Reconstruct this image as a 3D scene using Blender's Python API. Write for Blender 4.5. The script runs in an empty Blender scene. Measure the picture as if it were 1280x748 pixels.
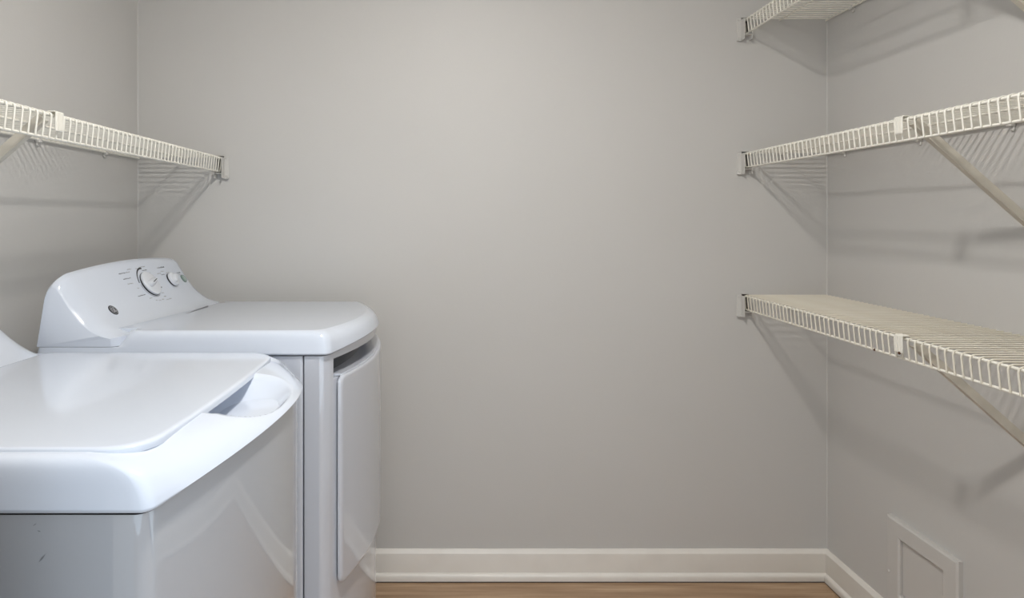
import bpy, math, random
from mathutils import Vector, Matrix
random.seed(4)
S = bpy.context.scene
COL = S.collection
R = math.radians

# ------------------------------------------------------------------ camera
CAM_Z = 1.271
cd = bpy.data.cameras.new('camera')
cam = bpy.data.objects.new('camera', cd)
COL.objects.link(cam)
cam.location = (0, 0, CAM_Z)
cam.rotation_euler = (R(90), 0, 0)
cd.sensor_width = 36
cd.lens = 36 * 800 / 1280
cd.shift_x = 76 / 1280
cd.shift_y = -102 / 1280
cd.clip_start = 0.02
S.camera = cam

# ------------------------------------------------------------------ world (daylight arriving through the doorway)
w = bpy.data.worlds.new('world')
S.world = w
w.use_nodes = True
bg = w.node_tree.nodes['Background']
bg.inputs[0].default_value = (0.80, 0.90, 1.0, 1)
bg.inputs[1].default_value = 1.0
LAMP = 325.0          # emission strength of the ceiling lamp's glass
LAMP_COL = (1.0, 0.972, 0.93, 1)
S.view_settings.view_transform = 'Standard'
S.view_settings.look = 'None'
S.view_settings.gamma = 1
S.view_settings.use_curve_mapping = False
S.view_settings.exposure = 0.47
try:
    S.cycles.max_bounces = 10
    S.cycles.diffuse_bounces = 7
    S.cycles.sample_clamp_indirect = 6
    S.cycles.use_denoising = True
except Exception:
    pass

# ------------------------------------------------------------------ helpers
def mk(name, verts, faces, mat, parent=None, sharp=35, smooth=True):
    me = bpy.data.meshes.new(name)
    me.from_pydata([tuple(v) for v in verts], [], faces)
    me.validate()
    import bmesh
    bm = bmesh.new(); bm.from_mesh(me)
    bmesh.ops.recalc_face_normals(bm, faces=bm.faces)
    bm.to_mesh(me); bm.free()
    if smooth:
        me.shade_smooth()
        me.set_sharp_from_angle(angle=R(sharp))
    me.materials.append(mat)
    o = bpy.data.objects.new(name, me)
    COL.objects.link(o)
    if parent is not None:
        o.parent = parent
    return o

class MB:
    """collects shapes that belong to one part"""
    def __init__(s): s.v = []; s.f = []
    def add(s, v, f):
        n = len(s.v); s.v += [Vector(p) for p in v]; s.f += [[i + n for i in q] for q in f]; return s
    def box(s, a, b, ch=0.0):
        (x0, y0, z0), (x1, y1, z1) = a, b
        if ch <= 0:
            v = [(x, y, z) for z in (z0, z1) for y in (y0, y1) for x in (x0, x1)]
            return s.add(v, [[0,1,3,2],[4,5,7,6],[0,1,5,4],[2,3,7,6],[0,2,6,4],[1,3,7,5]])
        c = ch
        v = []; idx = {}
        X, Y, Z = (x0, x1), (y0, y1), (z0, z1)
        for i in (0, 1):
            for j in (0, 1):
                for k in (0, 1):
                    sx, sy, sz = (1 - 2*i)*c, (1 - 2*j)*c, (1 - 2*k)*c
                    for ax in range(3):
                        p = [X[i] + sx, Y[j] + sy, Z[k] + sz]
                        p[ax] = (X[i], Y[j], Z[k])[ax]
                        idx[(i, j, k, ax)] = len(v); v.append(p)
        f = []
        for ax in range(3):
            o1, o2 = [q for q in range(3) if q != ax]
            for e in (0, 1):
                q = []
                for (a1, a2) in ((0,0),(1,0),(1,1),(0,1)):
                    t = [0,0,0]; t[ax] = e; t[o1] = a1; t[o2] = a2
                    q.append(idx[(*t, ax)])
                f.append(q)
        for ax in range(3):
            o1, o2 = [q for q in range(3) if q != ax]
            for a1 in (0, 1):
                for a2 in (0, 1):
                    q = []
                    for e in (0, 1):
                        t = [0,0,0]; t[ax] = e; t[o1] = a1; t[o2] = a2
                        q.append((idx[(*t, o1)], idx[(*t, o2)]))
                    f.append([q[0][0], q[0][1], q[1][1], q[1][0]])
        for i in (0, 1):
            for j in (0, 1):
                for k in (0, 1):
                    f.append([idx[(i,j,k,0)], idx[(i,j,k,1)], idx[(i,j,k,2)]])
        return s.add(v, f)
    def tube(s, pts, r, n=6, cap=True):
        pts = [Vector(p) for p in pts]
        rings = []
        t0 = (pts[1] - pts[0]).normalized()
        up = Vector((0, 0, 1)) if abs(t0.z) < 0.9 else Vector((0, 1, 0))
        for i, p in enumerate(pts):
            if i == 0: t = pts[1] - p
            elif i == len(pts) - 1: t = p - pts[i-1]
            else: t = (pts[i+1] - p).normalized() + (p - pts[i-1]).normalized()
            t.normalize()
            a = t.cross(up)
            if a.length < 1e-4: a = t.cross(Vector((1, 0, 0)))
            a.normalize(); b = t.cross(a).normalized()
            up = -b if (-b).dot(up) > 0 else b
            rr = r[i] if isinstance(r, (list, tuple)) else r
            rings.append([p + a*rr*math.cos(2*math.pi*k/n) + up*rr*math.sin(2*math.pi*k/n) for k in range(n)])
        return s.loft(rings, cap, cap)
    def loft(s, rings, cap0=True, cap1=True):
        n = len(rings[0]); v = [p for r in rings for p in r]; f = []
        for i in range(len(rings) - 1):
            for k in range(n):
                k2 = (k + 1) % n
                f.append([i*n + k, i*n + k2, (i+1)*n + k2, (i+1)*n + k])
        if cap0: f.append(list(range(n))[::-1])
        if cap1: f.append([(len(rings)-1)*n + k for k in range(n)])
        return s.add(v, f)
    def prism(s, poly, axis, a, b):
        """poly: list of 2D points in the two other axes (in xyz order)"""
        def P(p, t):
            q = list(p); q.insert(axis, t); return q
        return s.loft([[P(p, a) for p in poly], [P(p, b) for p in poly]])
    def build(s, name, mat, parent=None, sharp=35, smooth=True):
        return mk(name, s.v, s.f, mat, parent, sharp, smooth)

def empty(name, loc):
    o = bpy.data.objects.new(name, None)
    o.empty_display_size = 0.05
    COL.objects.link(o); o.location = loc
    return o

def tag(o, label, cat, group=None):
    o['label'] = label; o['category'] = cat
    if group: o['group'] = group
    return o

def struct(o):
    o['kind'] = 'structure'; return o

# ------------------------------------------------------------------ materials
def mat(name, col, rough=0.5, spec=0.5, coat=0.0, coat_rough=0.05, metal=0.0, bump=None, var=None, emis=None):
    m = bpy.data.materials.new(name); m.use_nodes = True
    nt = m.node_tree; b = nt.nodes['Principled BSDF']
    b.inputs['Base Color'].default_value = (*col, 1)
    b.inputs['Roughness'].default_value = rough
    b.inputs['Specular IOR Level'].default_value = spec
    b.inputs['Coat Weight'].default_value = coat
    b.inputs['Coat Roughness'].default_value = coat_rough
    b.inputs['Metallic'].default_value = metal
    tc = nt.nodes.new('ShaderNodeTexCoord')
    if bump:
        sc, st, dist = bump
        n = nt.nodes.new('ShaderNodeTexNoise'); n.inputs['Scale'].default_value = sc; n.inputs['Detail'].default_value = 3
        nt.links.new(tc.outputs['Object'], n.inputs['Vector'])
        bp = nt.nodes.new('ShaderNodeBump'); bp.inputs['Strength'].default_value = st; bp.inputs['Distance'].default_value = dist
        nt.links.new(n.outputs['Fac'], bp.inputs['Height']); nt.links.new(bp.outputs['Normal'], b.inputs['Normal'])
    if var:
        sc, c2, lo, hi = var
        n = nt.nodes.new('ShaderNodeTexNoise'); n.inputs['Scale'].default_value = sc; n.inputs['Detail'].default_value = 5
        nt.links.new(tc.outputs['Object'], n.inputs['Vector'])
        r = nt.nodes.new('ShaderNodeMapRange'); r.inputs['From Min'].default_value = lo; r.inputs['From Max'].default_value = hi
        nt.links.new(n.outputs['Fac'], r.inputs['Value'])
        mx = nt.nodes.new('ShaderNodeMix'); mx.data_type = 'RGBA'
        mx.inputs['A'].default_value = (*col, 1); mx.inputs['B'].default_value = (*c2, 1)
        nt.links.new(r.outputs['Result'], mx.inputs['Factor']); nt.links.new(mx.outputs['Result'], b.inputs['Base Color'])
    if emis:
        b.inputs['Emission Color'].default_value = emis[0]; b.inputs['Emission Strength'].default_value = emis[1]
    return m

M_wall = mat('wall_paint', (0.572, 0.560, 0.540), 0.5, 0.35, bump=(160, 0.10, 0.002), var=(1.6, (0.557, 0.545, 0.523), 0.3, 0.7))
M_ceil = mat('ceiling_paint', (0.86, 0.85, 0.83), 0.8, 0.2)
M_trim = mat('trim_paint', (0.78, 0.745, 0.69), 0.35, 0.5, var=(9, (0.74, 0.70, 0.645), 0.45, 0.75))
M_panel = mat('panel_paint', (0.575, 0.558, 0.532), 0.45, 0.4)
M_white = mat('appliance_white_plastic', (0.605, 0.65, 0.73), 0.14, 0.5, coat=0.4, coat_rough=0.04)
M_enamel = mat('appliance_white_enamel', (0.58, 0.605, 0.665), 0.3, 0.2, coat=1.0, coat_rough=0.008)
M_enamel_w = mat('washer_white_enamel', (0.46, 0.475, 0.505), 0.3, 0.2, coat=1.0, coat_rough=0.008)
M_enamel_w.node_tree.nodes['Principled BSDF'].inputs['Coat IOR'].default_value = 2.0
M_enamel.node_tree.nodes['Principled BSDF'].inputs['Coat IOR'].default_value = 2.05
M_knob = mat('knob_white', (0.64, 0.665, 0.71), 0.25)
M_dark = mat('dark_gap', (0.03, 0.03, 0.035), 0.5)
M_ink = mat('ink_black', (0.015, 0.016, 0.02), 0.4)
M_inkgrey = mat('ink_grey', (0.22, 0.225, 0.24), 0.5)
M_scuff = mat('scuff_grey', (0.26, 0.27, 0.28), 0.5)
M_btn = mat('button_green_grey', (0.17, 0.23, 0.21), 0.35)
M_btn2 = mat('button_green_face', (0.27, 0.35, 0.32), 0.35)
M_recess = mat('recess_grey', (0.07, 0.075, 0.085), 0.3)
M_wire = mat('shelf_vinyl', (0.80, 0.775, 0.70), 0.38, 0.5)
M_wire_low = mat('shelf_vinyl_yellowed', (0.76, 0.72, 0.62), 0.42, 0.5, var=(7, (0.67, 0.61, 0.49), 0.45, 0.8))
M_rod_low = mat('shelf_rod_rusting', (0.80, 0.77, 0.69), 0.4, 0.5, var=(38, (0.16, 0.065, 0.02), 0.715, 0.735))
M_brace = mat('brace_paint', (0.60, 0.56, 0.48), 0.4, 0.5)
M_clip = mat('clip_plastic', (0.60, 0.585, 0.555), 0.4)
M_slot_shade = mat('bracket_slot_shade', (0.06, 0.05, 0.04), 0.6)
M_rust = mat('rust', (0.09, 0.035, 0.012), 0.8)

def wood():
    m = bpy.data.materials.new('floor_oak'); m.use_nodes = True
    nt = m.node_tree; b = nt.nodes['Principled BSDF']
    tc = nt.nodes.new('ShaderNodeTexCoord'); mp = nt.nodes.new('ShaderNodeMapping')
    mp.inputs['Scale'].default_value = (1.2, 22, 22)
    oi = nt.nodes.new('ShaderNodeObjectInfo')
    ad = nt.nodes.new('ShaderNodeVectorMath'); ad.operation = 'ADD'
    ml = nt.nodes.new('ShaderNodeMath'); ml.operation = 'MULTIPLY'; ml.inputs[1].default_value = 30
    nt.links.new(oi.outputs['Random'], ml.inputs[0])
    nt.links.new(tc.outputs['Object'], ad.inputs[0]); nt.links.new(ml.outputs[0], ad.inputs[1])
    nt.links.new(ad.outputs[0], mp.inputs['Vector'])
    n = nt.nodes.new('ShaderNodeTexNoise'); n.inputs['Scale'].default_value = 2.2; n.inputs['Detail'].default_value = 8; n.inputs['Roughness'].default_value = 0.62
    nt.links.new(mp.outputs[0], n.inputs['Vector'])
    cr = nt.nodes.new('ShaderNodeValToRGB')
    e = cr.color_ramp.elements
    e[0].position = 0.3; e[0].color = (0.27, 0.165, 0.092, 1)
    e[1].position = 0.72; e[1].color = (0.52, 0.37, 0.24, 1)
    x = e.new(0.52); x.color = (0.40, 0.265, 0.162, 1)
    nt.links.new(n.outputs['Fac'], cr.inputs['Fac']); nt.links.new(cr.outputs['Color'], b.inputs['Base Color'])
    b.inputs['Roughness'].default_value = 0.42
    bp = nt.nodes.new('ShaderNodeBump'); bp.inputs['Strength'].default_value = 0.15; bp.inputs['Distance'].default_value = 0.001
    nt.links.new(n.outputs['Fac'], bp.inputs['Height']); nt.links.new(bp.outputs['Normal'], b.inputs['Normal'])
    return m
M_wood = wood()

# ------------------------------------------------------------------ room
XL, XR, YB, YF, ZC = -1.1025, 1.3219, 2.25, 0.665, 2.44
T = 0.12
def slab(name, a, b, m):
    return struct(MB().box(a, b).build(name, m, smooth=False))
wall_back = slab('wall_back', (XL - T, YB, 0), (XR + T, YB + T, ZC), M_wall)
wall_left = slab('wall_left', (XL - T, YF, 0), (XL, YB, ZC), M_wall)
wall_right = slab('wall_right', (XR, YF, 0), (XR + T, YB, ZC), M_wall)
DX0, DX1, DZ = -0.474, 0.62, 2.05
wf = MB()
wf.box((XL - T, YF - T, 0), (DX0, YF, ZC)); wf.box((DX1, YF - T, 0), (XR + T, YF, ZC)); wf.box((DX0, YF - T, DZ), (DX1, YF, ZC))
struct(wf.build('wall_front', M_wall, smooth=False))
slab('ceiling', (XL - T, YF - T, ZC), (XR + T, YB + T, ZC + 0.1), M_ceil)
FY0 = -1.2
floor = slab('floor', (XL - T, FY0, -0.06), (XR + T, YB, -0.006), M_dark)
# planks of the floor: rows run along X
cache = {}
row = 0; y1 = YB - 0.0215
while y1 > FY0 + 0.02:
    wd = 0.18
    y0 = max(y1 - wd, FY0)
    xs = XL + 0.001 - (1.13, 0.55, 1.6, 0.3)[row % 4]
    while xs < XR - 0.01:
        if xs + 1.83 < XL + 0.02: xs += 1.83; continue
        xa, xb = max(xs, XL + 0.0215), min(xs + 1.83, XR - 0.0215)
        key = (round(xb - xa, 4), round(y1 - y0, 4))
        if key not in cache:
            o = MB().box((0, 0, -0.006), (xb - xa - 0.0012, y1 - y0 - 0.0012, 0), 0.001).build('plank', M_wood, floor, smooth=False)
            cache[key] = o
        else:
            o = cache[key].copy(); COL.objects.link(o); o.parent = floor
        o.location = (xa, y0, 0)
        xs += 1.83
    y1 -= wd; row += 1

# baseboards: stepped profile with eased cap, plus quarter-round shoe
BH = 0.1065
prof = [(0, 0.001), (0.013, 0.001), (0.013, 0.0925), (0.0115, 0.0955), (0.0085, 0.099), (0.0055, 0.1035), (0.0035, BH), (0, BH)]
shoe = [(0.013, 0.0045), (0.026, 0.0045), (0.026, 0.012), (0.0245, 0.0185), (0.0205, 0.0245), (0.0165, 0.0272), (0.013, 0.028)]
def base_run(name, fn, rings_t):
    b = MB().loft([[fn(p, t) for p in prof] for t in rings_t]).build(name, M_trim, sharp=50)
    struct(b)
    MB().loft([[fn(p, t) for p in shoe] for t in rings_t]).build('shoe_molding', M_trim, b, sharp=50)
    return b
base_run('baseboard_back', lambda p, t: ((XL + p[0] if t == 0 else XR - p[0]), YB - p[0], p[1]), (0, 1))
base_run('baseboard_right', lambda p, t: (XR - p[0], (YF if t == 0 else YB - p[0]), p[1]), (0, 1))
base_run('baseboard_left', lambda p, t: (XL + p[0], (YF if t == 0 else YB - p[0]), p[1]), (0, 1))
# painted caulk beads in the two visible corners
for nm, x, sgn in (('trim_1', XL, 1), ('trim_2', XR, -1)):
    c = 0.003
    struct(MB().prism([(x, YB), (x + sgn*c, YB), (x + sgn*c*0.42, YB - c*0.42), (x, YB - c)], 2, BH, ZC).build(nm, M_wall, sharp=20))

# ------------------------------------------------------------------ ceiling lamp (above the frame)
lamp = empty('ceiling_light', (0.05, 0.83, ZC))
tag(lamp, 'small round flush downlight with a white trim ring in the ceiling near the doorway', 'ceiling light')
def rev(profile, n=32):
    return [[(r*math.cos(2*math.pi*k/n), r*math.sin(2*math.pi*k/n), z) for k in range(n)] for r, z in profile]
MB().loft(rev([(0.075, 0), (0.075, -0.006), (0.078, -0.012), (0.092, -0.011), (0.101, -0.007), (0.102, 0)]), False, False).build('trim_ring', mat('lamp_trim', (0.8, 0.79, 0.77), 0.4), lamp)
M_lamp = mat('lamp_glass', (0.9, 0.88, 0.84), 0.4, emis=(LAMP_COL, LAMP))
MB().loft(rev([(0.075, -0.001), (0.074, -0.006), (0.03, -0.0065)], 24)).build('lens', M_lamp, lamp)

# ------------------------------------------------------------------ appliances
def rrect(xb, xf, yc, half, rc, bow=0.0, halfref=None, nf=110, nc=6, ns=48, rb=None):
    """plan outline (counter-clockwise): back-left start; bowed front at +X. Returns list (x, y, s)
    rc: front corner radius."""
    halfref = halfref or half
    rb = rc if rb is None else rb
    pts = []
    y0, y1 = yc - half, yc + half
    def arc(cx, cy, r, a0, a1, n):
        return [(cx + r*math.cos(a0 + (a1-a0)*k/n), cy + r*math.sin(a0 + (a1-a0)*k/n)) for k in range(n + 1)]
    pts += arc(xb + rb, y0 + rb, rb, math.pi, 1.5*math.pi, nc)
    pts += [(xb + rb + (xf - rc - xb - rb)*k/ns, y0) for k in range(1, ns)]
    pts += arc(xf - rc, y0 + rc, rc, -0.5*math.pi, 0, nc)
    pts += [(xf, y0 + rc + (2*half - 2*rc)*k/nf) for k in range(1, nf)]
    pts += arc(xf - rc, y1 - rc, rc, 0, 0.5*math.pi, nc)
    pts += [(xf - rc - (xf - rc - xb - rb)*k/ns, y1) for k in range(1, ns)]
    pts += arc(xb + rb, y1 - rb, rb, 0.5*math.pi, math.pi, nc)
    out = []
    for (x, y) in pts:
        s = max(0.0, min(1.0, (x - xb)/(xf - xb)))
        wgt = s**4
        q = max(0.0, 1 - ((y - yc)/halfref)**2)
        out.append((x + bow*q*wgt, y, q*wgt))
    return out

def deck(name, m, parent, xb, xf, yc, half, z0, h, ifr, isd, bow, rise, rc=0.022, flat=0.14, pocket=None, tilt=0.0, sharp=60, seat=None):
    """moulded top: slightly raked skirt, soft shoulder (ifr deep at the front, isd at the sides), flat top"""
    rings = []
    def ring(f, sd, z, rz, r):
        o = rrect(xb + min(sd, isd)*0.3, xf - f, yc, half - sd, r, bow, half, rb=0.012)
        return [Vector((x, y, z + rise*q*rz - tilt*(y - yc)/half)) for x, y, q in o]
    rings.append(ring(0.012, 0.012, z0 + 0.002, 1, rc))
    rings.append(ring(0.002, 0.002, z0, 1, rc))
    side = catmull([(0, 0.003), (0.13, 0.33*h), (0.30, 0.66*h), (0.47, 0.86*h), (0.70, 0.965*h), (1.0, h)], 5)
    front = catmull([(0, 0.003), (0.06, 0.22*h), (0.20, 0.50*h), (0.43, 0.75*h), (0.72, 0.91*h), (1.0, h)], 5)
    base_n = len(rings)
    for (u, zs), (v, zf) in zip(side, front):
        oo = ring(v*ifr, u*isd, 0, 0, rc + 0.25*u*isd)
        of = ring(v*ifr, u*isd, 1, 1, rc + 0.25*u*isd)   # only for the bow weight
        qq = [q for _, _, q in rrect(xb + min(u*isd, isd)*0.3, xf - v*ifr, yc, half - u*isd, rc + 0.25*u*isd, bow, half, rb=0.012)]
        r = []
        for p, q in zip(oo, qq):
            wq = min(1.0, q*3)
            z = zs + (zf - zs)*wq
            r.append(Vector((p.x, p.y, z0 + z + p.z + rise*q*(1 - z/h))))
        rings.append(r)
    for k in range(1, 25):
        ii = flat*k/24
        rings.append(ring(ifr + ii, isd + ii, z0 + h, 0, rc + 0.25*isd + 0.006))
    if seat:                                  # lower ledge at the rear that carries the console
        for r in rings[base_n:base_n + len(side) + 5]:
            for p in r:
                t = min(1, max(0, (seat[0] + 0.016 - p.x)/0.016))
                if p.z > seat[1]: p.z += (seat[1] - p.z)*t
    if pocket:
        px, py, ax, ay, dep = pocket
        for r in rings[base_n:]:
            for p in r:
                u = abs(p.x - px)/ax; v = abs(p.y - py)/ay
                d = (u**2.5 + v**2.5)**(1/2.5)
                if d < 1:
                    t = 1 - (1 - min(1, (1 - d)/0.62))**2.4
                    zf = z0 + h - dep
                    if p.z > zf:
                        p.z = p.z + (zf - p.z)*t
    return MB().loft(rings).build(name, m, parent, sharp=sharp)

def console(parent, back, prof_front, y0, y1, crest, arch, rf, zb, m):
    """back: [(x,z)...] up the rear, prof_front: down the face to the toe; rounded over towards both ends"""
    yc, half = (y0 + y1)/2, (y1 - y0)/2
    st = [0, 0.0008, 0.003, 0.007, 0.012, 0.019, 0.028, 0.04]
    st = [q*rf/0.04 for q in st]
    ys = [y0 + q for q in st] + [y0 + rf + (2*half - 2*rf)*k/16 for k in range(1, 16)] + [y1 - q for q in st[::-1]]
    full = back + prof_front
    ox = back[0][0]
    rings = []
    for y in ys:
        q = min(y - y0, y1 - y)
        sc = 1 if q >= rf else 1 - 0.145*(1 - math.sqrt(max(0, 1 - (0.9*(rf - q)/rf)**2)))/0.564
        t = (y - yc)/half
        dz = -arch*t*t
        rings.append([Vector((ox + (x - ox)*sc, y, zb + (z - zb)*sc*(1 + dz/(crest - zb)))) for (x, z) in full])
    return MB().loft(rings).build('console', m, parent, sharp=50)

def catmull(P, n):
    out = []
    for i in range(len(P) - 1):
        p0 = P[max(0, i-1)]; p1 = P[i]; p2 = P[i+1]; p3 = P[min(len(P)-1, i+2)]
        for k in range(n):
            t = k/n
            out.append(tuple(0.5*((2*p1[j]) + (-p0[j]+p2[j])*t + (2*p0[j]-5*p1[j]+4*p2[j]-p3[j])*t*t + (-p0[j]+3*p1[j]-3*p2[j]+p3[j])*t**3) for j in (0, 1)))
    out.append(P[-1]); return out

W = 0.686
# ---- washer (front, cut by the left edge of the frame)
wy0 = 0.775; wyc = wy0 + W/2; wh = W/2
wxb, wxf = -1.075, -0.366
washer = empty('washing_machine', (-0.72, wyc, 0))
tag(washer, 'white top-loading washing machine nearest the camera, lid closed over a scooped handle pocket', 'washing machine')
def wp(o):
    o.matrix_parent_inverse = Matrix.Translation(-washer.location); return o
WZ0 = 0.907; WH = 0.0635
o = rrect(wxb, wxf - 0.006, wyc, wh - 0.006, 0.014, 0.086)
WR = 0.034
def ring_at(o, z, rise=0, tl=0, yc=0): return [Vector((x, y, z + rise*q - tl*(y - yc)/(W/2))) for x, y, q in o]
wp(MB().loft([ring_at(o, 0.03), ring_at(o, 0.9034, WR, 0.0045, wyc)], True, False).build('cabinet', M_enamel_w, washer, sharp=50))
o2 = rrect(wxb + 0.01, wxf - 0.012, wyc, wh - 0.012, 0.012, 0.086)
wp(MB().loft([ring_at(o2, 0.896, WR, 0.0045, wyc), ring_at(o2, 0.914, WR, 0.0045, wyc)], False, False).build('seam_shade', M_dark, washer, sharp=50))  # near-black band painted in for the gap shadow under the deck
wp(deck('top_deck', M_white, washer, wxb, wxf, wyc, wh, WZ0, WH, 0.105, 0.026, 0.088, WR, rc=0.011, tilt=0.0045, pocket=(-0.366, wyc - 0.003, 0.078, 0.127, 0.045)))
# lid: thin rounded slab floating a few mm above the deck
lz = WZ0 + WH
lid = MB()
def lidring(ins, z, bow=0.012):
    return [Vector((x, y, z - 0.0045*(y - wyc)/wh)) for x, y, q in rrect(-0.905 + ins, -0.392 - ins, wyc, wh - 0.034 - ins, 0.055, bow, rb=0.02)]
lid.loft([lidring(0.006, lz - 0.0085), lidring(0.0, lz - 0.007), lidring(0.0, lz - 0.0003), lidring(0.0012, lz + 0.0024), lidring(0.005, lz + 0.0037), lidring(0.009, lz + 0.0038), lidring(0.03, lz + 0.0038)])
wp(lid.build('lid', M_white, washer, sharp=60))
bk = [(-1.086, WZ0 + 0.02), (-1.082, 1.09), (-1.077, 1.125), (-1.070, 1.142)]
fr = catmull([(-1.060, 1.150), (-1.053, 1.138), (-1.045, 1.118), (-1.030, 1.090), (-1.008, 1.056), (-0.980, 1.025), (-0.950, 1.000), (-0.922, 0.982), (-0.898, 0.971)], 4) + [(-0.898, WZ0 + 0.02)]
wp(console(washer, bk, fr, wy0 + 0.012, wy0 + W - 0.03, 1.15, 0.016, 0.05, WZ0 + 0.02, M_white))
for sx in (wxb + 0.06, wxf - 0.04):
    for sy in (wy0 + 0.06, wy0 + W - 0.06):
        wp(MB().loft([[(sx + r*math.cos(k*math.pi/6), sy + r*math.sin(k*math.pi/6), z) for k in range(12)] for r, z in ((0.022, 0.0), (0.022, 0.012), (0.01, 0.014), (0.01, 0.035))]).build('foot', M_dark, washer))
# scuffs on the near side
def scuff(x, z, L, a, wd):
    y = wy0 + 0.0059
    d = Vector((math.cos(a), 0, math.sin(a)))*L/2; nrm = Vector((-math.sin(a), 0, math.cos(a)))*wd/2
    c = Vector((x, y, z))
    return [c - d, c + nrm, c + d, c - nrm]
for args in ((-0.499, 0.855, 0.013, R(50), 0.0022), (-0.508, 0.909-0.013, 0.006, R(35), 0.0014), (-0.503, 0.888, 0.004, R(-20), 0.0012)):
    q = scuff(*args); wp(MB().loft([q, [p + Vector((0, -0.0003, 0)) for p in q]]).build('scuff_mark', M_scuff, washer))

# ---- dryer
dy0 = 1.488; dyc = dy0 + W/2; dh = W/2
dxb, dxf = -0.9675, -0.285
dryer = empty('clothes_dryer', (-0.62, dyc, 0))
tag(dryer, 'white clothes dryer by the back wall with round dial and knob on its raised console', 'clothes dryer')
def dp(o):
    o.matrix_parent_inverse = Matrix.Translation(-dryer.location); return o
DZ0 = 0.942; DH = 0.0545; DB = 0.072; DR = 0.015
SEAM = -0.3435
o = rrect(dxb + 0.005, SEAM - 0.003, dyc, dh - 0.006, 0.006, 0)
dp(MB().loft([ring_at(o, 0.03), ring_at(o, 0.9388, 0, 0.008, dyc)]).build('cabinet', M_enamel, dryer, sharp=50))
o = rrect(dxb + 0.02, SEAM + 0.003, dyc, dh - 0.012, 0.006, 0)
dp(MB().loft([ring_at(o, 0.04), ring_at(o, 0.947, 0, 0.008, dyc)]).build('seam_shade', M_dark, dryer, sharp=50))  # near-black core, paints the seams and the gap under the top as shade
# front panel with the recessed grip above the door
xfp = dxf - 0.006
def fring(z, rise=0, rec=0.0, tl=0.0):
    out = []
    for x, y, q in rrect(SEAM, xfp, dyc, dh - 0.006, 0.018, DB, nf=72, rb=0.002):
        t = (y - dyc)/dh
        if rec and x > xfp - 0.004 and abs(t) < 0.90: x -= rec
        out.append(Vector((x, y, z + rise*q - tl*t)))
    return out
fp = MB().loft([fring(0.03), fring(0.888), fring(0.8885, 0, 0.055), fring(0.927, 0.006, 0.055, 0.0075), fring(0.9275, 0.006, 0, 0.0075), fring(0.9388, DR, 0, 0.008)])
dp(fp.build('front_panel', M_enamel, dryer, sharp=40))
# dark liner of the recess
def strip(off0, off1, z0, z1, tmax, n=40, rise=0.0, tmin=None):
    """a bowed bar following the front curve"""
    tmin = -tmax if tmin is None else tmin
    m = MB(); rings = []
    for k in range(n + 1):
        t = tmin + (tmax - tmin)*k/n
        y = dyc + t*dh; q = 1 - t*t
        x = xfp + DB*q
        rings.append([Vector((x + off0, y, z0 + rise*q)), Vector((x + off1, y, z0 + rise*q)), Vector((x + off1, y, z1 + rise*q)), Vector((x + off0, y, z1 + rise*q))])
    return m.loft(rings)
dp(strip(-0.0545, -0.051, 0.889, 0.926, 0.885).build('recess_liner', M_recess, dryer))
# door: bowed raised panel with a rolled rim
def door_ring(ins, off):
    """closed outline of the door on the bowed front, inset by ins, proud by off"""
    zt, zb_ = 0.893 - ins, 0.392 + ins
    tm = 0.885 - ins/dh
    pts = []
    n = 40; rcn = 0.02
    def P(t, z):
        q = 1 - t*t
        return Vector((xfp + DB*q + off, dyc + t*dh, z))
    tr = rcn/dh
    for k in range(n + 1): pts.append(P(-tm + tr + (2*tm - 2*tr)*k/n, zb_))
    for k in range(1, 5):
        a = k/5*math.pi/2; pts.append(P(tm - tr + tr*math.sin(a), zb_ + rcn - rcn*math.cos(a)))
    for k in range(9): pts.append(P(tm, zb_ + rcn + (zt - zb_ - 2*rcn)*k/8))
    for k in range(1, 5):
        a = k/5*math.pi/2; pts.append(P(tm - tr + tr*math.cos(a), zt - rcn + rcn*math.sin(a)))
    for k in range(n + 1): pts.append(P(tm - tr - (2*tm - 2*tr)*k/n, zt))
    for k in range(1, 5):
        a = k/5*math.pi/2; pts.append(P(-tm + tr - tr*math.sin(a), zt - rcn + rcn*math.cos(a)))
    for k in range(9): pts.append(P(-tm, zt - rcn - (zt - zb_ - 2*rcn)*k/8))
    for k in range(1, 5):
        a = k/5*math.pi/2; pts.append(P(-tm + tr - tr*math.cos(a), zb_ + rcn - rcn*math.sin(a)))
    return pts
def door_faces():
    m = MB()
    rings = [door_ring(0.006, 0.0005), door_ring(0.001, 0.004), door_ring(0.0, 0.008), door_ring(0.001, 0.0115), door_ring(0.004, 0.0135), door_ring(0.009, 0.0138), door_ring(0.014, 0.0135)]
    m.loft(rings, False, False)
    # fill the bowed face with columns between top and bottom edges of the last ring
    last = rings[-1]; n0 = len(m.v) - len(last)
    N = len(last)
    i, j = 0, N - 1
    # pair the outline across: lower half index a, upper half index b at mirrored position
    lo = list(range(0, N)); 
    nb = 41
    # bottom run 0..40, right side 41..., top run starts at 41+4+9+4
    r_start = nb; top0 = nb + 4 + 9 + 4
    top = list(range(top0, top0 + nb))[::-1]      # same t order as the bottom run
    for k in range(nb - 1):
        m.f.append([n0 + k, n0 + k + 1, n0 + top[k+1], n0 + top[k]])
    right = list(range(nb - 1, top0 + 1))
    m.f.append([n0 + q for q in right])
    left = list(range(top0 + nb - 1, N)) + [0]
    m.f.append([n0 + q for q in left])
    return m
door = dp(door_faces().build('door', M_enamel, dryer, sharp=40))
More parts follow.
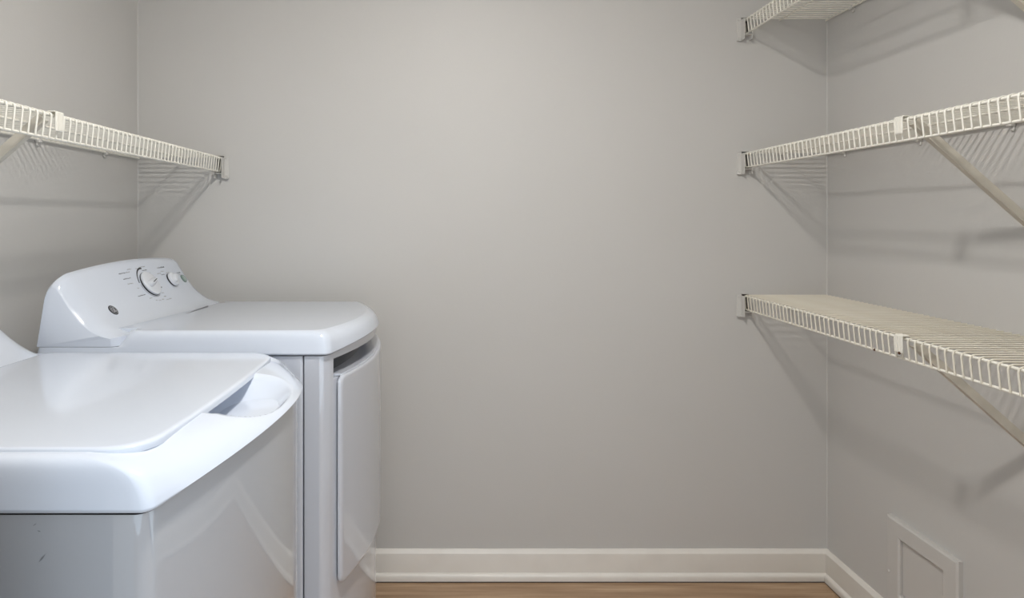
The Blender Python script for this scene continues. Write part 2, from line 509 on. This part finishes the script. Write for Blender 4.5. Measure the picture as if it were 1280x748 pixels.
# thin inner lip along the top of the door (the grip)
g = strip(-0.017, 0.004, 0.8895, 0.8945, 0.84).build('grip_lip', M_enamel, door)
g.matrix_parent_inverse = Matrix.Translation(-dryer.location)
g.parent = door; g.matrix_parent_inverse = Matrix.Identity(4)
dp(deck('top_panel', M_white, dryer, dxb, dxf, dyc, dh, DZ0, DH, 0.036, 0.026, DB + 0.002, DR, rc=0.012, tilt=0.008, seat=(-0.775, 0.968)))
# console
CB = 0.969
bk = [(-0.9665, CB), (-0.946, 1.112), (-0.941, 1.130), (-0.936, 1.143)]
FACE = [(-0.926, 1.1495), (-0.914, 1.142), (-0.902, 1.122), (-0.876, 1.077), (-0.846, 1.037), (-0.815, 1.011), (-0.79, 0.999), (-0.768, 0.9935)]
frc = catmull(FACE, 5) + [(-0.766, CB)]
dcon = dp(console(dryer, bk, frc, dy0 + 0.0045, dy0 + W - 0.016, 1.1495, 0.018, 0.05, CB, M_white))
# side plate of the console end (flat, slightly recessed, greyer)
def face_at(y, sarc=None, X=None):
    """point, outward normal, up-slope direction on the console face at depth y and height param X"""
    yc_ = dyc - 0.006; t = (y - yc_)/((W - 0.020)/2)
    dz = -0.018*t*t
    for i in range(len(frc) - 1):
        a, b = frc[i], frc[i+1]
        if a[0] <= X <= b[0]:
            f = (X - a[0])/(b[0] - a[0])
            z = a[1] + f*(b[1] - a[1])
            z += dz*(z - CB)/(1.1495 - CB)
            up = Vector((a[0] - b[0], 0, a[1] - b[1])).normalized()
            return Vector((X, y, z)), Vector((up.z, 0, -up.x)), up
    raise ValueError
def on_face(px, py):
    """shoot the photograph's ray for a printed mark onto the console face (used once to take its place)"""
    best = None
    for k in range(400):
        y = 1.50 + k*0.0018
        if y > dy0 + W - 0.02: break
        X = (px - 564)*y/800
        if X < FACE[1][0] or X > FACE[-1][0]: continue
        p, n, u = face_at(y, X=X)
        e = abs(CAM_Z - p.z - (py - 272)*y/800)
        if best is None or e < best[0]: best = (e, p, n, u)
    return best[1:]
YD = Vector((0, 1, 0))
def disc(c, n, u, prof_, ns=28, m=None):
    a = u; b = n.cross(u)
    rings = [[c + n*h + (a*math.cos(2*math.pi*k/ns) + b*math.sin(2*math.pi*k/ns))*r for k in range(ns)] for r, h in prof_]
    return (m or MB()).loft(rings)
def sub(o):    # child of a part: keep world coordinates
    o.parent = dcon; o.matrix_parent_inverse = Matrix.Identity(4); return o
# main dial
c, n, u = on_face(186.5, 355.5)
rd = 0.039
dial = dp(disc(c, n, u, [(rd - 0.001, 0.001), (rd, 0.004), (rd, 0.008), (rd - 0.0015, 0.010), (rd - 0.006, 0.011), (0.006, 0.0115)]).build('dial', M_knob, dryer))
DIALC, DIALN, DIALU = c, n, u
# wing grip of the dial and its pointer line
ang = R(-60)
d1 = (u*math.cos(ang) + YD*-math.sin(ang)*-1).normalized(); d1 = (u*math.cos(R(75)) + YD*math.sin(R(75))).normalized()
d2 = n.cross(d1)
def wing(c, n, d1, d2, L, wd, h0, h1):
    pl = []
    for (hh, sL, sw) in ((h0, 1, 1.25), (h0 + (h1-h0)*0.7, 0.94, 0.8), (h1, 0.85, 0.5)):
        rr = []
        for k in range(20):
            a = 2*math.pi*k/20
            rr.append(c + n*hh + d1*(L*sL*math.copysign(abs(math.cos(a))**0.6, math.cos(a))) + d2*(wd*sw*math.copysign(abs(math.sin(a))**0.8, math.sin(a))))
        pl.append(rr)
    return MB().loft(pl)
gw = wing(c, n, d1, d2, 0.027, 0.009, 0.0105, 0.021).build('grip', M_knob, dial)
ln = wing(c + d1*0.003, n, d1, d2, 0.017, 0.0015, 0.0203, 0.0224).build('pointer_line', M_ink, dial)
# printed black arc and a black ring painted as the dial's shadow gap
def arc_print(c, n, u, r0, r1, a0, a1, name, m, taper=0.0, h=0.0006, ns=28, parent=None):
    mb = MB(); rings = []
    for k in range(ns + 1):
        a = a0 + (a1 - a0)*k/ns
        wd = (r1 - r0)*(1 - taper*k/ns)
        d = u*math.cos(a) + YD*math.sin(a)
        rm = (r0 + r1)/2
        def on(p):
            off = p - c; t_ = off.dot(YD); return face_at(c.y + t_, X=c.x + off.x)[0]
        pin, pout = on(c + d*(rm - wd/2)), on(c + d*(rm + wd/2))
        rings.append([pin - n*0.001, pout - n*0.001, pout + n*h, pin + n*h])
    o_ = mb.loft(rings).build(name, m, dryer, smooth=False)
    return dp(o_)
arc_print(c, n, u, 0.0455, 0.0505, R(8), R(-78), 'printed_arc', M_ink, taper=0.35)
disc(c, n, u, [(rd + 0.0006, -0.004), (rd + 0.0006, 0.0042)]).build('dial_shadow_ring', M_ink, dial)
arc_print(c, n, u, 0.0445, 0.0462, R(-85), R(-200), 'printed_thin_arc', M_inkgrey, h=0.0005)
# temperature knob
c2, n2, u2 = on_face(214.5, 350.5)
rk = 0.0235
knob = dp(disc(c2, n2, u2, [(rk, 0.002), (rk, 0.009), (rk - 0.0015, 0.0115), (rk - 0.005, 0.0128), (0.004, 0.0132)], 24).build('knob', M_knob, dryer))
e1 = (u2*math.cos(R(50)) + YD*math.sin(R(50))).normalized()
wing(c2, n2, e1, n2.cross(e1), 0.018, 0.008, 0.0125, 0.0205).build('grip', M_knob, knob)
disc(c2, n2, u2, [(rk + 0.0004, -0.004), (rk + 0.0004, 0.0045)], 24).build('knob_ring', M_ink, knob)
# start button
c3, n3, u3 = on_face(229.2, 348.6)
btn = dp(disc(c3, n3, u3, [(0.0145, -0.002), (0.0145, 0.002), (0.0132, 0.003), (0.0122, 0.0022)], 20).build('start_button', M_btn, dryer))
disc(c3, n3, u3, [(0.0108, 0.001), (0.0108, 0.0032), (0.009, 0.0036)], 18).build('button_face', M_btn2, btn)
# round emblem low on the near end of the console
c4, n4, u4 = on_face(141.5, 388.3)
badge = dp(disc(c4, n4, u4, [(0.0150, -0.001), (0.0150, 0.0012), (0.0142, 0.0018)], 24).build('emblem', M_ink, dryer))
def ring3(c, n, u, r, wd, h, m):
    rr = []
    for (r_, h_) in ((r - wd, 0.0010), (r + wd, 0.0010), (r + wd, h), (r - wd, h)):
        rr.append((r_, h_))
    ns = 24; rings = []
    b_ = n.cross(u)
    for k in range(ns):
        d = u*math.cos(2*math.pi*k/ns) + b_*math.sin(2*math.pi*k/ns)
        rings.append([c + d*r_ + n*h_ for r_, h_ in rr])
    rings.append(rings[0])
    return m.loft(rings, False, False)
em = MB(); ring3(c4, n4, u4, 0.0116, 0.0003, 0.0022, em)
# script monogram: two interlaced looping letters as fine raised strokes
def stroke(pts2, r=0.0005, m=em):
    P = [c4 + YD*p[0]*0.0085 + u4*p[1]*0.0085 + n4*0.0019 for p in catmull(pts2, 5)]
    m.tube(P, r, 5)
stroke([(0.05, 0.55), (-0.35, 0.85), (-0.75, 0.4), (-0.7, -0.35), (-0.3, -0.75), (0.0, -0.3), (-0.05, 0.1), (-0.4, 0.05)])
stroke([(0.75, 0.55), (0.4, 0.85), (0.2, 0.45), (0.5, 0.1), (0.15, -0.2), (0.3, -0.75), (0.7, -0.6), (0.8, -0.25)])
em.build('monogram', mat('emblem_silver', (0.62, 0.63, 0.66), 0.35), badge)
# printed legends: too small to read in the photograph, kept as rows of tiny strokes at their places
lgm = {'d': M_inkgrey, 'g': mat('ink_light', (0.40, 0.41, 0.43), 0.5)}
def legend(px, py, length, tone='g', ht=0.0036):
    c_, n_, u_ = on_face(px, py)
    L = length/205.0*(c_.y/1.85)**1
    x = -L/2; q = MB()
    while x < L/2 - 0.0005:
        wd = random.uniform(0.0016, 0.0027)
        hh = ht*random.choice((0.7, 0.7, 1.0))
        a = c_ + YD*x - u_*ht/2; b = a + YD*wd
        st = 0.0009
        def bar(p0, p1, ww):
            d = (p1 - p0).normalized(); s_ = n_.cross(d)*ww/2
            f4 = [p0 - s_, p1 - s_, p1 + s_, p0 + s_]
            q.loft([[v - n_*0.0006 for v in f4], [v + n_*0.0004 for v in f4]])
        k = random.random()
        bar(a, a + u_*hh, st)
        if k < 0.75: bar(a + u_*hh*random.choice((0.1, 0.5, 0.92)), b + u_*hh*random.choice((0.1, 0.5, 0.92)), st)
        if k > 0.35: bar(b - YD*0.0002, b - YD*0.0002 + u_*hh*0.7, st)
        x += wd + 0.0011
    o_ = dp(q.build('printed_legend', lgm[tone], dryer, smooth=False)); o_['kind'] = 'stuff'
for a in ((152.5, 342, 7, 'd'), (160, 340, 5), (161.5, 337, 5), (158.5, 348, 8, 'd'), (163, 355, 6), (177.5, 369.6, 9, 'd'),
          (188.5, 372.8, 3), (196, 375.4, 2), (200.2, 375.3, 2), (203.8, 374, 3), (211, 374, 7), (206, 370.5, 3), (203.4, 366, 2.5), (200.5, 359.7, 4.5, 'd'),
          (170.5, 336, 2), (177, 333.6, 7), (180.6, 338, 6, 'd'), (185, 341.4, 5), (188.8, 344.6, 4.5), (173, 360.2, 2),
          (199.6, 334.6, 10.5, 'd', 0.0046), (202.3, 339.3, 4), (198.5, 342.3, 4.5), (203.5, 343.2, 4, 'd'), (209, 340.6, 4), (222.6, 341.2, 5.5, 'd', 0.0046), (223.4, 343.4, 4)):
    legend(*a)
# lint-filter slot at the foot of the console
ls = MB()
ls.box((-0.759, 1.83, DZ0 + DH - 0.004), (-0.7555, 1.99, DZ0 + DH + 0.0006), 0.0005)
dp(ls.build('filter_slot', M_inkgrey, dryer))
for sx in (dxb + 0.06, dxf - 0.04):
    for sy in (dy0 + 0.06, dy0 + W - 0.06):
        dp(MB().loft([[(sx + r*math.cos(k*math.pi/6), sy + r*math.sin(k*math.pi/6), z) for k in range(12)] for r, z in ((0.022, 0.0), (0.022, 0.012), (0.01, 0.014), (0.01, 0.035))]).build('foot', M_dark, dryer))

# ------------------------------------------------------------------ wire shelves
WR_, RR_, PITCH = 0.0020, 0.0033, 0.0216
def shelf(name, side, xw, xfr, ztop, brace_y, clip_ys, label, mwire, mrod, rust=False):
    """side +1: fixed to the right wall, -1: to the left wall. built in room coordinates around a root on the wall"""
    root = empty(name, (xw, (YB + YF)/2, ztop - 0.05))
    tag(root, label, 'wire shelf', 'ventilated wire shelves')
    inv = Matrix.Translation(-root.location)
    def P(o):
        o.matrix_parent_inverse = inv; return o
    s = side
    xb = xw - s*0.006
    zb = ztop - 0.050
    lean = s*0.0045
    # one bent wire: deck, bend over the front rod, lip
    y = YB - 0.0125
    zt = ztop + 0.0012
    pts = [(xb, 0, zt), (xfr + s*0.006, 0, zt), (xfr - s*0.0015, 0, zt - 0.0025), (xfr - s*0.003, 0, zt - 0.009), (xfr - s*0.003 + lean, 0, zb - 0.0005)]
    first = None
    k = 0
    while y - k*PITCH > YF + 0.02:
        yy = y - k*PITCH
        if first is None:
            first = P(MB().tube(pts, WR_, 6).build('wire', mwire, root, sharp=80)); o_ = first
        else:
            o_ = first.copy(); COL.objects.link(o_); o_.parent = root; o_.matrix_parent_inverse = inv
        o_.location = (0, yy, 0)
        k += 1
    ya, yb = YF + 0.006, YB - 0.006
    def rod(nm, x, z, r):
        return P(MB().tube([(x, ya, z), (x, yb, z)], r, 8).build(nm, mrod, root, sharp=80))
    rod('front_rod', xfr + s*0.0035, zt - WR_ - RR_ + 0.0006, RR_)
    rod('lip_rod', xfr + s*0.0012 + lean, zb, RR_*0.92)
    rod('center_rod', xfr + s*0.123, zt - WR_ - RR_*0.85 + 0.0006, RR_*0.85)
    rod('back_rod', xb + s*-0.002, zt - WR_ - RR_ + 0.0006, RR_)
    # end brackets carrying the front rod at both end walls
    for yw, d in ((YB, -1), (YF, 1)):
        b = MB()
        def bx(x0, x1, y0, y1, z0, z1, ch=0.001):
            b.box((min(x0, x1), min(y0, y1), z0), (max(x0, x1), max(y0, y1), z1), ch)
        o0 = xfr - s*0.026
        bx(o0, o0 + s*0.017, yw, yw + d*0.004, zb - 0.026, ztop + 0.003)                       # screw plate
        bx(o0, o0 + s*0.017, yw + d*0.004, yw + d*0.012, zb - 0.026, zb - 0.022)              # turned-out foot
        bx(o0 + s*0.0145, o0 + s*0.017, yw + d*0.002, yw + d*0.030, zb - 0.024, ztop - 0.001) # cheek beside the rod
        bx(o0 + s*0.0145, xfr + s*0.018, yw + d*0.002, yw + d*0.028, zb - 0.0085, zb - 0.0055) # cup floor
        bx(o0 + s*0.0145, xfr + s*0.018, yw + d*0.002, yw + d*0.010, ztop + 0.0045, ztop + 0.007) # top hook
        bx(xfr + s*0.0155, xfr + s*0.018, yw + d*0.002, yw + d*0.028, zb - 0.024, zb + 0.004) # inner cheek
        for zz in (ztop - 0.004, zb - 0.014):                                                  # screw heads
            b.loft([[(o0 + s*0.0075 + r*math.cos(q*math.pi/5), yw + d*h, zz + r*math.sin(q*math.pi/5)) for q in range(10)] for r, h in ((0.0035, 0.003), (0.0035, 0.0055), (0.002, 0.0065))])
        eb = P(b.build('end_bracket', M_clip, root, sharp=30))
        sl = MB(); sl.box((min(o0 + s*0.017, xfr + s*0.0155), min(yw, yw + d*0.002), zb - 0.006), (max(o0 + s*0.017, xfr + s*0.0155), max(yw, yw + d*0.002), ztop + 0.0035))  # near-black sheet painting the deep shade inside the bracket gap
        so = sl.build('slot_shade', M_slot_shade, eb, smooth=False)
    # diagonal support brace: folded steel channel
    a = Vector((xfr + s*0.012, brace_y, ztop - 0.010)); e = Vector((xw - s*0.001, brace_y, ztop - 0.257))
    d = (e - a).normalized(); nrm = Vector((d.z, 0, -d.x))
    if nrm.z < 0: nrm = -nrm
    hw = 0.0095
    b = MB()
    def bar(n0, n1, y0, y1, t0=0, t1=0):
        A, E = a + d*t0, e + d*t1
        ring = lambda c: [c + nrm*n0 + YD*y0, c + nrm*n1 + YD*y0, c + nrm*n1 + YD*y1, c + nrm*n0 + YD*y1]
        b.loft([ring(A), ring(E)])
    bar(-hw, hw, -0.0068, -0.0052)
    bar(-hw, -hw + 0.0016, -0.0052, 0.0075)
    bar(hw - 0.0016, hw, -0.0052, 0.0075)
    P(b.build('support_brace', M_brace, root, sharp=20))
    f = MB(); f.box((min(xw, xw - s*0.004), brace_y - 0.012, ztop - 0.300), (max(xw, xw - s*0.004), brace_y + 0.012, ztop - 0.225), 0.001)
    P(f.build('brace_foot', M_brace, root))
    # clip plate hooked over the front rod
    c = MB()
    cx = xfr - s*0.0055
    yc_ = brace_y + 0.022
    def bx2(x0, x1, y0, y1, z0, z1, ch=0.0012): c.box((min(x0, x1), y0, z0), (max(x0, x1), y1, z1), ch)
    bx2(cx - s*0.003, cx, yc_ - 0.0135, yc_ + 0.0135, zt - 0.037, zt + 0.003)
    bx2(cx, xfr + s*0.010, yc_ - 0.0135, yc_ + 0.0135, zt + 0.0015, zt + 0.0042)
    for q in (-0.006, 0.0, 0.006): bx2(cx - s*0.004, cx - s*0.003, yc_ + q - 0.0018, yc_ + q + 0.0018, zt - 0.034, zt, 0.0003)
    P(c.build('brace_clip', M_wire if not rust else mrod, root, sharp=30))
    # clips screwed to the wall under the back rod
    for cy in clip_ys:
        c = MB()
        c.box((min(xw, xw - s*0.014), cy - 0.007, zt - 0.014), (max(xw, xw - s*0.014), cy + 0.007, zt - 0.003), 0.002)
        c.box((min(xw, xw - s*0.006), cy - 0.005, zt - 0.024), (max(xw, xw - s*0.006), cy + 0.005, zt - 0.013), 0.002)
        P(c.build('wall_clip', M_clip, root, sharp=30))
    if rust:
        for (yy, zz) in ((823.2/(1091.5 - 564), zb), (823.2/(1129 - 564), ztop - 0.036)):
            r = MB()
            xx = xfr - s*0.001 + (lean if zz == zb else -s*0.008)
            r.loft([[(xx + q*0.0028*math.cos(k*math.pi/4), yy + h, zz + q*0.0032*math.sin(k*math.pi/4)) for k in range(8)] for q, h in ((0.4, -0.0035), (1, -0.0015), (1, 0.0012), (0.4, 0.0035))])
            P(r.build('rust_spot', M_rust, root))
    return root
cl = (2.1475, 1.80, 1.503, 1.18, 0.85)
shelf('wire_shelf', 1, XR, 1.029, 1.966, 1.425, (2.10, 1.78, 1.45, 1.12, 0.8), 'highest of the three white wire shelves on the right wall, seen from below', M_wire, M_wire)
shelf('wire_shelf', 1, XR, 1.029, 1.497, 1.440, cl, 'middle of the three white wire shelves on the right wall, just above eye level', M_wire, M_wire)
shelf('wire_shelf', 1, XR, 1.029, 0.998, 1.440, cl, 'lowest wire shelf on the right wall, yellowed deck seen from above with rust spots', M_wire_low, M_rod_low, rust=True)
shelf('wire_shelf', -1, XL, -0.807, 1.482, 1.285, (2.03, 1.70, 1.38, 1.05, 0.75), 'white wire shelf on the left wall above the washing machine and dryer', M_wire, M_wire)

# ------------------------------------------------------------------ access panel low on the right wall
ap = empty('access_panel', (XR, 1.788, 0.245))
tag(ap, 'square wall access panel with a mitred frame low on the right wall, painted wall colour', 'access panel')
inv = Matrix.Translation(-ap.location)
y0, y1, z0, z1 = 1.6525, 1.923, 0.112, 0.381
th, fw = 0.015, 0.054
cor = [(y0, z0), (y1, z0), (y1, z1), (y0, z1)]
cin = lambda i, k: (cor[i][0] + (k if cor[i][0] == y0 else -k), cor[i][1] + (k if cor[i][1] == z0 else -k))
pf = [(0, 0), (0.0, th*0.75), (0.006, th), (0.022, th), (0.040, th*0.93), (fw - 0.006, th*0.98), (fw, th*0.72), (fw, 0)]
for i in range(4):
    j = (i + 1) % 4
    rings = []
    for q in (i, j):
        rings.append([Vector((XR - h, *cin(q, k))) for k, h in pf])
    # a hair of gap at the mitres
    c = (rings[0][0] + rings[1][0])/2
    rings = [[p + (c - p).normalized()*0.0004*0 for p in r] for r in rings]
    o_ = MB().loft(rings).build('frame_rail' if i % 2 == 0 else 'frame_stile', M_panel, ap, sharp=25)
    o_.matrix_parent_inverse = inv
p_ = MB().box((XR - 0.005, y0 + fw + 0.0015, z0 + fw + 0.0015), (XR, y1 - fw - 0.0015, z1 - fw - 0.0015), 0.001).build('cover_plate', M_panel, ap)
p_.matrix_parent_inverse = inv
s_ = MB().loft([[(XR - th - h, 1.912 + r*math.cos(k*math.pi/5), 0.215 + r*math.sin(k*math.pi/5)) for k in range(10)] for r, h in ((0.0045, -0.001), (0.0045, 0.0015), (0.003, 0.003))]).build('screw', M_panel, ap)
s_.matrix_parent_inverse = inv
